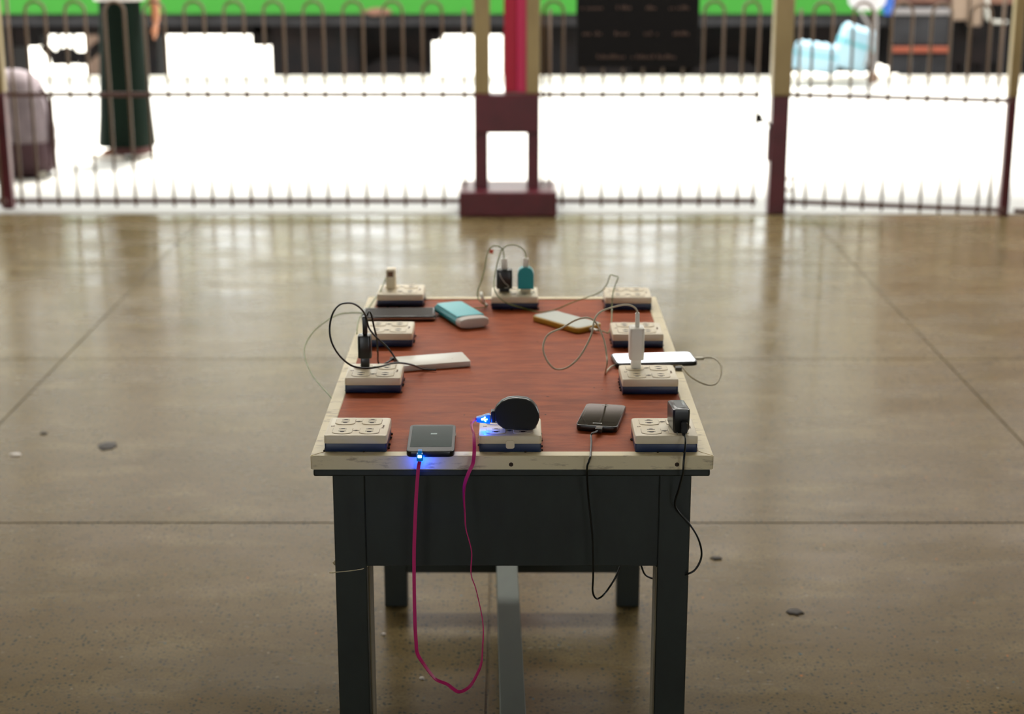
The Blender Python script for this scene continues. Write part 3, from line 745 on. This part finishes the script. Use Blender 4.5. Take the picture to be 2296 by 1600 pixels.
# 2 right phone
t = lying('smartphone', 'black smartphone with home button and window reflections right of the round adapter', 'phone', .147, 2.586, R(-10.9))
obj('body', slab(.067, .122, .009, 0, .0105, e=.0012, e0=.003), M_bplastic, t, smooth='auto')
obj('screen', slab(.0575, .085, .001, .0105, .0107, e=.00005, cy=.004), M_screen2, t)
obj('glass_front', slab(.065, .119, .008, .0104, .01055, e=.00005), M_screen2, t)
hbt = tag(obj('home_button', slab(.015, .0050, .0022, .0106, .0112, e=.0002, cy=-.0485), M_silver, t), 'oblong silver-edged home button')
obj('home_button_face', slab(.0132, .0036, .0016, .0110, .01135, e=.0001, cy=-.0485), M_bplastic, hbt)
obj('earpiece', slab(.012, .0015, .0007, .0106, .0109, e=.0001, cy=.052), M_silver, t)
ph2 = t
# 3 white slim bank on the left
t = lying('power_bank', 'slim white power bank lying right of the second left socket box', 'power bank', -.146, 2.930, R(15.5))
obj('body', slab(.128, .066, .003, 0, .0105, e=.0010), M_wplastic, t, smooth='auto')
obj('end_cap', slab(.004, .0655, .001, .0005, .0104, e=.0006, cx=-.0655), M_bplastic, t)
obj('indicator', slab(.002, .002, .0008, .0105, .0107, e=.0001, cx=.035, cy=-.008), M_silver, t)
bank = t
# 4 gold phone
t = lying('smartphone', 'pearl-faced smartphone in a gold case lying right of the rear centre box', 'phone', .110, 3.228, R(40))
obj('case', slab(.068, .142, .011, 0, .0105, e=.0012, e0=.002), M_gold, t, smooth='auto')
obj('screen', slab(.063, .137, .009, .0105, .0113, e=.0004), M_pearl, t)
obj('earpiece', slab(.010, .0015, .0007, .0113, .0115, e=.0001, cy=.06), M_silver, t)
ph4 = t
# 5 black phone overhanging right edge
t = lying('smartphone', 'black smartphone with a bright mirror-like screen overhanging the right table edge', 'phone', .262, 2.942, R(5.8))
t.location.z = TZ
obj('body', slab(.152, .070, .009, 0, .0085, e=.0010, e0=.002), M_bplastic, t, smooth='auto')
obj('screen', slab(.146, .0655, .008, .0085, .0090, e=.0003), M_screen5, t)
fe = tag(obj('purple_fringe', bx(-.068, .066, .0060, .0068, .0090, .0091), M_purple, t), 'thin purple line across the screen')  # colour fringe where the screen reflection changes, laid on as a strip
fe.rotation_euler = (0, 0, R(1.5))
obj('camera_eye', slab(.004, .004, .0018, .0090, .0093, e=.0002, cx=-.068, cy=-.01), M_silver, t)
ph5 = t
# 6 dark phone rear left
t = lying('smartphone', 'dark smartphone lying in front of the rear left socket box, end to the table edge', 'phone', -.232, 3.290, R(2))
t.location.z = TZ
obj('body', slab(.150, .074, .008, 0, .010, e=.0012, e0=.002), mat('dark_brown_gloss', lin(48, 42, 40), .25), t, smooth='auto')
obj('screen', slab(.140, .066, .004, .010, .0103, e=.0001), M_screen6, t)
obj('rear_strip', slab(.150, .003, .0012, .0035, .0062, e=.0003, cy=-.0365), M_silver, t)
ph6 = t
# teal power bank
t = lying('power_bank', 'thick teal power bank with a white end cap at the rear left', 'power bank', -.103, 3.262, R(23))
def superell(a, b, y, n=28, p=.62, dz=0):
    return [(a * abs(math.cos(2*math.pi*k/n))**p * (1 if math.cos(2*math.pi*k/n) >= 0 else -1), y, dz + b * abs(math.sin(2*math.pi*k/n))**p * (1 if math.sin(2*math.pi*k/n) >= 0 else -1)) for k in range(n)]
obj('body', loft([superell(.029, .0085, .074, dz=.011), superell(.0325, .011, .071, dz=.011), superell(.0325, .011, -.052, dz=.011)]), M_teal, t, smooth='auto')
obj('top_shell', loft([superell(.0265, .0022, .071, dz=.0205, p=.5), superell(.0285, .0024, .066, dz=.0208, p=.5), superell(.0285, .0024, -.0515, dz=.0208, p=.5)]), M_tealtop, t, smooth='auto')
obj('end_cap', loft([superell(.0327, .0112, -.0522, dz=.0112), superell(.0327, .0112, -.066, dz=.0112), superell(.0305, .0098, -.0725, dz=.0112), superell(.026, .007, -.0745, dz=.0112)]), M_cap, t, smooth='auto')
obj('port', bx(-.005, .005, .0735, .0745, .008, .013), M_slot, t)
teal = t

# ------------------------------------------------------------------ chargers plugged into the boxes
def plug_base(t, w, d, m=M_silver):
    for s in (-1, 1): obj('prong', bx(s*.0065 - .0007, s*.0065 + .0007, -.003, .003, -.009, .002), m, t)
# round black adapter, box B
sc = 6.545e-5
pts = [(735,565),(790,460),(900,350),(1050,280),(1180,258),(1300,255),(1500,280),(1600,330),(1680,400),(1740,480),(1800,620),(1805,730),(1790,800),(1770,870),(1700,1000),(1650,1030),(1500,1035),(1000,1022),(930,990),(850,930),(790,868),(735,760)]
org = on(1040 + 1300/10.667, 966.5, TZ + BT); Yb = BP['B'].y - BD/2 + .032
zt = TZ + BT + .0008
o1300 = at(1040 + 1300/10.667, 965, Yb)
ad = thing('round_adapter', 'round-topped black plug adapter standing in the front centre socket box', 'adapter', (o1300.x, Yb, zt))
poly = [((x - 1300) * sc, (1035 - y) * sc * 1.02) for x, y in pts]
obj('body', prism(poly, -.008, .008, bev=.002), M_bplastic, ad, smooth='auto')
rim_p = [((x - 1300) * sc * 1.004, (1035 - y) * sc * 1.023) for x, y in pts]
obj('rim_highlight', prism(rim_p, -.001, .001), mat('highlight_band', lin(42, 44, 42), .4), ad, smooth='auto')  # lighter band stands in for the highlight along the adapter rim
obj('usb_port', bx(-.0425, -.035, -.0075, .0075, (1035-860)*sc, (1035-568)*sc, bev=.002), M_bplastic, ad)
plug_base(ad, .01, .01)
# magenta cable with blue glowing plugs
mc = thing('pink_cable', 'flat magenta cable with glowing blue plugs looping below the front edge', 'cable', (0, 0, 0))
YP = Yb
def z2(x, y, Y): return at(1040 + x/10.667, 870 + y/10.667, Y)
a0, a1, a2, a3 = z2(300, 740, YP), z2(400, 738, YP), z2(560, 722, YP), z2(628, 722, YP)
up = .0001
def ringx(x, zc, hz, hy, n=16): return [(x, YP + hy * max(-1, min(1, 1.3*math.cos(2*math.pi*k/n))), zc + hz * max(-1, min(1, 1.3*math.sin(2*math.pi*k/n)))) for k in range(n)]
pl = obj('usb_plug', loft([ringx(a0.x, a0.z, .0040, .0035), ringx(a1.x, a1.z, .0052, .0042), ringx(a2.x, a2.z, .0076, .005), ringx(a3.x, a3.z, .0080, .005)]), M_plugteal, mc, smooth='auto')
obj('plug_metal', bx(a3.x, a3.x + .0032, YP - .0023, YP + .0023, a3.z - .006, a3.z + .006), M_silver, pl)
# trident mark
c = z2(440, 742, YP - .0058); tb = bmesh.new()
bmesh.ops.create_icosphere(tb, subdivisions=2, radius=.0019, matrix=Matrix.Translation(c) @ Matrix.Diagonal((1, .3, 1, 1)))
e1, e2, e3 = z2(565, 745, YP - .0058), z2(505, 695, YP - .0058), z2(530, 795, YP - .0058)
tube([c, e1], .0011, n=6, sm=0, bm=tb); tube([z2(470, 730, YP - .0058), e2], .0011, n=6, sm=0, bm=tb); tube([z2(480, 752, YP - .0058), e3], .0010, n=6, sm=0, bm=tb)
bmesh.ops.create_icosphere(tb, subdivisions=1, radius=.0014, matrix=Matrix.Translation(e2))
tag(obj('glowing_trident', tb, M_led, pl), 'glowing white-blue trident mark')
YC = 2.388
path = [a0 + Vector((.002, 0, 0)), z2(255, 745, YP - .004), z2(200, 800, YP - .012), z2(185, 880, YP - .022), z2(200, 980, YP - .034), z2(235, 1120, YP - .048)]
path += [at(1063.5, 1000, 2.392), at(1063, 1020, 2.386), at(1060, 1040, YC), at(1051, 1059, YC)]
path += [at(x, y, YC) for x, y in ((1042, 1085), (1040, 1110), (1042, 1150), (1044.5, 1185), (1052, 1212), (1057.5, 1240), (1056, 1285), (1066, 1316), (1073, 1345), (1080, 1378), (1083.5, 1410), (1082, 1450), (1079, 1486), (1070, 1510), (1056, 1535), (1041, 1547), (1027, 1550), (1014, 1542), (1002, 1533), (980, 1524), (968.5, 1513), (950, 1488), (936, 1465), (933, 1440), (930.5, 1398), (929, 1330), (928.5, 1239), (931, 1160), (934, 1100), (938, 1050))]
pe = at(941, 1034, 2.386); path += [pe]
tw = [70, 60, 55, 50, 40, 15, 10, 20, 60, 76, 80, 84, 84, 84, 84, 84, 76, 62, 62, 64, 40, 62, 72, 60, 30, 15, 5, 0, 0, 0, 0]
obj('flat_cord', ribbon(path, .0054, .0015, tw, sm=6), M_pink, mc)
# micro plug at the front left phone
mp_ = bmesh.new()
pa, pb2 = at(941.5, 1033, 2.386), at(941.5, 1015, 2.386)
pl2 = obj('micro_plug', bx(pa.x - .0050, pa.x + .0050, 2.382, 2.3905, pa.z, pb2.z, bev=.002), M_plugteal, mc, smooth='auto')
obj('glowing_eye', bx(pa.x - .0030, pa.x + .0030, 2.3808, 2.3822, (pa.z + pb2.z)/2 + .000, (pa.z+pb2.z)/2 + .0042, bev=.001), M_led, pl2)
obj('plug_neck', bx(pa.x - .0032, pa.x + .0032, 2.386, 2.397, pb2.z - .003, pb2.z + .003, bev=.001), M_plugteal, pl2)
for nm, loc, e in (('blue_led_usb', (a1.x + .006, YP - .016, a1.z - .007), .010), ('blue_led_micro', (pa.x + .003, 2.390, (pa.z + pb2.z)/2 - .010), .012)):
    ld = bpy.data.lights.new(nm, 'POINT'); ld.energy = e * 4; ld.color = (.0, .07, 1.0); ld.shadow_soft_size = .002
    lo = bpy.data.objects.new(nm, ld); COL.objects.link(lo); lo.location = loc

# boxy black charger, box C
Yc = 2.431; bl = at(1508, 970, Yc); br = at(1547, 970, Yc)
ch = thing('wall_charger', 'boxy black phone charger in the front right socket box', 'charger', ((bl.x + br.x)/2, Yc, TZ + BT + .0008))
bm = loft([[(x * s, .027 + (y - .027) * s2, z) for x, y in ((-.0133, .003), (-.0103, 0), (.0103, 0), (.0133, .003), (.0133, .051), (.0103, .054), (-.0103, .054), (-.0133, .051))] for s, s2, z in ((.80, .9, 0), (.96, .98, .006), (1, 1, .034), (.96, .985, .0375), (.80, .90, .0388))])
obj('body', bm, M_bplastic, ch, smooth='auto')
obj('top_panel', slab(.012, .032, .002, .0386, .0391, e=.0002, cy=.027), mat('satin_label', lin(60,62,64), .35), ch)
for o in ch.children: o.rotation_euler = (0, 0, R(5))
plug_base(ch, 0, 0)
# black cable: front right charger -> phone 2
bc = thing('black_charging_cable', 'black cable hanging from the front right charger and looping back up to the phone', 'cable')
s0 = at(1534, 966, Yc - .006)
P = [s0 + Vector((0, 0, -.004)), at(1537, 985, 2.405), at(1535.5, 1010, 2.392), at(1533, 1035, 2.386), at(1531, 1060, 2.388)]
P += [at(x, y, Y) for x, y, Y in ((1522, 1095, 2.405), (1513, 1128, 2.42), (1522, 1148, 2.425), (1545, 1173, 2.425), (1566, 1208, 2.425), (1573, 1245, 2.43), (1560, 1275, 2.43), (1540, 1287, 2.435), (1515, 1293, 2.50), (1490, 1297, 2.53), (1467, 1297, 2.53), (1447, 1288, 2.52), (1438, 1268, 2.51), (1430, 1240, 2.51), (1415, 1228, 2.50), (1398, 1250, 2.49), (1383, 1288, 2.48), (1365, 1318, 2.47), (1350, 1336, 2.45), (1337, 1341, 2.44), (1329, 1325, 2.43), (1330, 1285, 2.42), (1328, 1200, 2.415), (1319, 1110, 2.41))]
P += [at(1316, 1052, 2.394), at(1320, 1035, 2.389), at(1324, 1022, 2.396)]
e = on(1325, 1005, TZ + .003); P += [e, on(1326, 990, TZ + .004), on(1325, 978, TZ + .006), on(1328, 971, TZ + .009), on(1335, 968.5, TZ + .008), on(1341, 965, TZ + .0065)]
obj('cord', tube(P, .0016, n=8, sm=7), M_brub, bc, smooth=True)
obj('charger_plug', bx(s0.x - .0045, s0.x + .0045, Yc - .0095, Yc - .0005, s0.z - .003, s0.z + .014, bev=.001), M_bplastic, bc)
obj('strain_relief', cyl(bmesh.new(), (s0.x, Yc - .005, s0.z - .002), (0.05, -.15, -1), .0032, .009, r2=.0022), M_brub, bc, smooth='auto')
pq = on(1343.5, 962, TZ + .006)
q = obj('phone_plug', bx(-.0055, .0055, -.009, .006, -.0035, .0035, bev=.001), M_bplastic, bc); q.location = pq; q.rotation_euler = (0, 0, R(-11))
obj('plug_face', bx(-.0048, .0048, -.004, .0045, .0034, .0038), M_screw, q)

def charger(label, box_k, pxl, pxr, pyb, pyt, dep, m, dY=0, neck=None, taper=None):
    """upright charger; box by picture width at the plane of its outlet"""
    Y = BP[box_k].y + dY
    a, b = at(pxl, pyb, Y), at(pxr, pyt, Y); w = b.x - a.x; z0 = TZ + BT + .0010
    t = thing('wall_charger', label, 'charger', ((a.x + b.x)/2, Y + dep/2, z0))
    h = b.z - z0; nb = neck or 0
    nz = (at(pxl, neck, Y).z - z0) if neck else 0
    obj('body', slab(w, dep, min(w, dep)*.22, nz, h, e=.0025, e0=.001), m, t, smooth='auto')
    if neck: obj('neck', slab(w*.64, dep*.7, .002, 0, nz + .001, e=.0005), m, t, smooth='auto')
    plug_base(t, 0, 0); return t, w, h
# tall black charger, box D (rear row)
t, w, h = charger('tall black charger with a long plug standing in the second left socket box', 'D', 803, 831.5, 826, 753, .022, M_bplastic, dY=.014, neck=804)
tD, wD, hD = t, w, h
# slim white charger, box F
tF, wF, hF = charger('slim white charger standing in the rear left socket box', 'F', 865.5, 886.5, 655, 604, .030, M_cover, dY=.0)
obj('print_mark', bx(-wF*.3, wF*.25, -.0155, -.0150, hF*.62, hF*.88), M_letter, tF)
# chargers at G
tG1, w1, h1 = charger('black square charger with a white scribble in the rear centre socket box', 'G', 1113, 1149, 655, 605, .024, M_bplastic, dY=-.01, neck=648)
sb = tube([(-w1*.30, -.0128, h1*.88), (-w1*.22, -.0128, h1*.70), (0, -.0128, h1*.45), (w1*.26, -.0128, h1*.28), (w1*.18, -.0128, h1*.21), (0, -.0128, h1*.2)], .0006, n=5, sm=4)
obj('scribble', sb, M_wplastic, tG1)
tG2, w2, h2 = charger('teal arched charger in the rear centre socket box', 'G', 1160.5, 1197, 655, 600, .022, M_teal, dY=-.01, neck=646)
bpy.data.objects.remove(tG2.children[0])
zn = .0065
arch = [(-w2/2, zn), (w2/2, zn), (w2/2, h2*.72), (w2*.44, h2*.86), (w2*.33, h2*.95), (w2*.16, h2), (-w2*.16, h2), (-w2*.33, h2*.95), (-w2*.44, h2*.86), (-w2/2, h2*.72)]
obj('body', prism(arch, -.011, .011, bev=.0015), M_teal, tG2, smooth='auto')
tag([o for o in tG2.children if o.name.startswith('neck')][0], 'ivory lower neck').data = [o for o in tG2.children if o.name.startswith('neck')][0].data.copy()
nk = [o for o in tG2.children if o.name.startswith('neck')][0]; nk.data.materials.clear(); nk.data.materials.append(M_cover)
# white cube charger, box J (left outlet, rear row)
tJ, wJ, hJ = charger('white cube charger standing in the second right socket box', 'J', 1410.5, 1446, 826, 737, .034, M_wplastic, dY=.010, neck=808)

# ------------------------------------------------------------------ cables of the rear chargers
def cable(label, P, r, m, plugs=(), name='charging_cable', cat='cable', n=8):
    t = thing(name, label, cat); obj('cord', tube(P, r, n=n, sm=7), m, t, smooth=True)
    for nm, p, sz, mm, rz in plugs:
        o = obj(nm, bx(-sz[0]/2, sz[0]/2, -sz[1]/2, sz[1]/2, -sz[2]/2, sz[2]/2, bev=min(sz)*.2), mm, t, smooth='auto'); o.location = p; o.rotation_euler = (0, 0, rz)
    return t
# D: tall usb plug on top and two black cords
Yd = tD.location.y
ptop = Vector((tD.location.x + .001, Yd, tD.location.z + hD))
topz = at(820, 708, Yd).z
cable('black cable rising from the tall left charger and looping out over the table edge', [
    on(893, 818, TZ+.004), at(888, 806, 2.84), at(870, 780, 2.83), at(845, 757, 2.82), at(828, 736, 2.81), at(821, 712, 2.80), at(813, 696, 2.79), at(798, 683, 2.77), at(780, 679, 2.75), at(760, 684, 2.73), at(745, 705, 2.71), at(739, 738, 2.70), at(745, 770, 2.70), at(764, 800, 2.71), at(790, 820, 2.72), at(820, 825, 2.735), at(850, 822, 2.75), at(878, 814.5, 2.78), at(900, 813.5, 2.80), at(925, 818, 2.83), on(950, 827, TZ+.004), on(978, 829, TZ+.002)],
    .0017, M_brub)
cable('black cord with a tall plug joining the left charger to the white power bank', [
    Vector((ptop.x + .002, Yd, topz - .006)), at(824, 704, Yd + .004), at(828, 698, Yd + .010), at(833, 706, Yd + .014), at(838, 730, Yd + .02), at(845, 760, Yd + .03), at(847, 790, 2.86), on(848, 811, TZ+.006), on(857, 817, TZ+.003), on(868, 812, TZ+.005), on(880, 804, TZ+.006)],
    .0017, M_brub, plugs=[('usb_plug', Vector((ptop.x, Yd, (topz + ptop.z)/2)), (.0085, .010, topz - ptop.z), M_bplastic, 0),
                          ('bank_plug', on(882, 804, TZ+.005), (.012, .008, .006), M_bplastic, R(15))])
# F: pale cable from the slim white charger
cable('pale cable from the rear left charger drooping off the left table edge', [
    Vector((tF.location.x - wF/2, tF.location.y, tF.location.z + hF*.52)), at(853, 653, 3.40), at(838, 673, 3.36), at(826, 691, 3.33), at(815, 700.5, 3.30), at(790, 701, 3.27), at(762, 704, 3.24), at(735, 717, 3.20), at(703, 743, 3.14), at(684, 775, 3.06), at(684, 803, 2.98), at(700, 840, 2.88), at(722, 868, 2.80), at(741, 889, 2.74), at(752, 906, 2.72)],
    .0013, M_gcable)
cable('short pale cable curling down at the left table edge beside the dark phone', [
    at(822, 699, 3.30), at(812, 704, 3.27), at(804, 717, 3.20), at(801, 735, 3.13), at(800, 748, 3.10)], .0013, M_gcable)
# G: two cables
tp1 = Vector((tG1.location.x, tG1.location.y, tG1.location.z + h1)); tp2 = Vector((tG2.location.x, tG2.location.y, tG2.location.z + h2))
Yg = tG1.location.y
ep = teal.location + Vector((.034*math.cos(R(23)) , .034*math.sin(R(23)) + .02, .010))
cable('thin grey-green cable arching from the black rear charger towards the teal power bank', [
    tp1 + Vector((0, 0, .012)), at(1129.5, 568, Yg), at(1127, 559, Yg), at(1117, 551.5, Yg), at(1103, 553, Yg), at(1093, 568, Yg - .003), at(1087, 600, Yg - .008), at(1079, 630, Yg - .015), at(1071, 652, Yg - .02), at(1072, 668, Yg - .03), at(1078, 676, Yg - .04), on(1090, 687, TZ+.003), on(1075, 689.5, TZ+.003), on(1060, 691, TZ+.005), on(1048, 692, TZ+.008)],
    .0012, M_gcable, plugs=[('usb_plug', tp1 + Vector((0, 0, .010)), (.012, .008, .024), M_wplastic, 0)])
wp = thing('white_plug', 'thick white plug end lying left of the rear centre socket box', 'plug')
obj('cord', tube([at(1079, 656, Yg - .03), at(1081, 664, 3.33), on(1086, 679, TZ+.007), on(1093, 685, TZ+.004)], .0028, n=8, sm=5), M_wplastic, wp, smooth=True)
rt = tag(obj('paper_tag', bx(-.004, .004, -.0004, .0004, -.004, .004), M_tag), 'tiny red tag on the cable above the rear centre box', 'tag'); rt.location = at(1102, 563.5, Yg); rt.rotation_euler = (0, R(20), 0)
pg = ph4.location
e_in = pg + Vector((.071*math.sin(R(40)), -.071*math.cos(R(40)), .005))
cable('thin tan cable looping from the teal charger past the gold phone', [
    tp2 + Vector((0, 0, .010)), at(1178.5, 570, Yg), at(1172, 558, Yg), at(1160, 551, Yg), at(1148, 549, Yg), at(1135, 552, Yg), at(1124, 562, Yg), at(1116, 585, Yg - .006), at(1109, 620, Yg - .02), at(1108, 645, 3.335), at(1116, 663, 3.335), at(1131, 676, 3.335), at(1150, 684, 3.33), on(1175, 691, TZ+.003), on(1203, 699, TZ+.003), on(1225, 698.5, TZ+.002), on(1245, 694, TZ+.003), at(1262, 687, 3.31), at(1290, 675, 3.33), at(1320, 665, 3.34), at(1345, 655, 3.35), at(1359, 640, 3.35), at(1367, 620, 3.35), at(1370, 616, 3.35), at(1378, 618, 3.34), at(1386, 621, 3.33), at(1382, 632, 3.32), at(1376, 650, 3.31), at(1373, 668, 3.30), at(1372, 690, 3.28), at(1371.5, 715, 3.23), on(1369, 736, TZ+.004), on(1363, 746, TZ+.003), on(1354, 743, TZ+.004), e_in + Vector((.012, -.012, 0))],
    .0012, M_gcable, plugs=[('usb_plug', tp2 + Vector((0, 0, .008)), (.012, .008, .020), M_wplastic, 0), ('phone_plug', e_in + Vector((.006, -.007, 0)), (.007, .020, .005), M_wplastic, R(40))])
# J: white cable
Yj = tJ.location.y; tpj = Vector((tJ.location.x, Yj, tJ.location.z + hJ))
p5e = ph5.location + Vector((.076*math.cos(R(5.8)), .076*math.sin(R(5.8)), .0045))
cable('white cable looping from the white cube charger under and round to the overhanging phone', [
    tpj + Vector((.001, 0, .016)), at(1430.5, 707, Yj), at(1427, 694, Yj), at(1418, 686, Yj), at(1404, 683, Yj), at(1388, 685, Yj), at(1362, 692, Yj), at(1345, 700, Yj - .01), at(1335, 712, Yj - .02), at(1330, 730, Yj - .03), at(1325, 752, Yj - .04), at(1312, 780, Yj - .05), at(1295, 805, Yj - .055), at(1275, 822, Yj - .055), at(1256, 828, Yj - .05), at(1240, 824, Yj - .05), at(1226, 807, Yj - .05), at(1218, 785, Yj - .045), at(1221, 763, Yj - .04), at(1233, 747, Yj - .04), at(1260, 735, Yj - .03), at(1285, 720, Yj - .02), at(1305, 713, Yj - .015), at(1322, 713, Yj - .01), at(1335, 722, Yj - .01), at(1346, 741, Yj - .01), at(1355, 765, Yj - .01), at(1360, 795, Yj - .02), at(1361, 815, Yj - .03), on(1357, 836, TZ+.003), on(1362, 830, TZ+.002), on(1372, 821, TZ+.002), on(1390, 816.5, TZ+.0018)],
    .0017, M_wcable, plugs=[('usb_plug', tpj + Vector((.001, 0, .012)), (.0075, .006, .026), M_wplastic, 0)])
cable('grey cable end looping off the right table edge into the overhanging phone', [
    Vector((.285, 2.915, TZ+.0022)) + Vector((.0, .0, 0)), Vector((.306, 2.905, TZ+.003)), at(1530, 822, 2.89), at(1545, 841, 2.87), at(1568, 856, 2.86), at(1590, 863, 2.86), at(1606, 859, 2.87), at(1616, 842, 2.89), at(1617, 822, 2.91), at(1607, 807, 2.93), at(1592, 801, 2.945), p5e + Vector((.010, 0, 0))],
    .0015, M_wcable, plugs=[('phone_plug', p5e + Vector((.008, 0, 0)), (.020, .008, .005), M_wcable, R(5.8))])
shade = tag(obj('phone_shadow', bx(-.006, .006, -.006, .006, 0, .006, bev=.001), M_bplastic), 'dark block standing in for the shadow of the overhanging phone on the rim', 'shade'); shade.location = on(1521, 829, TZ)  # dark block put in as the phone shadow on the rim
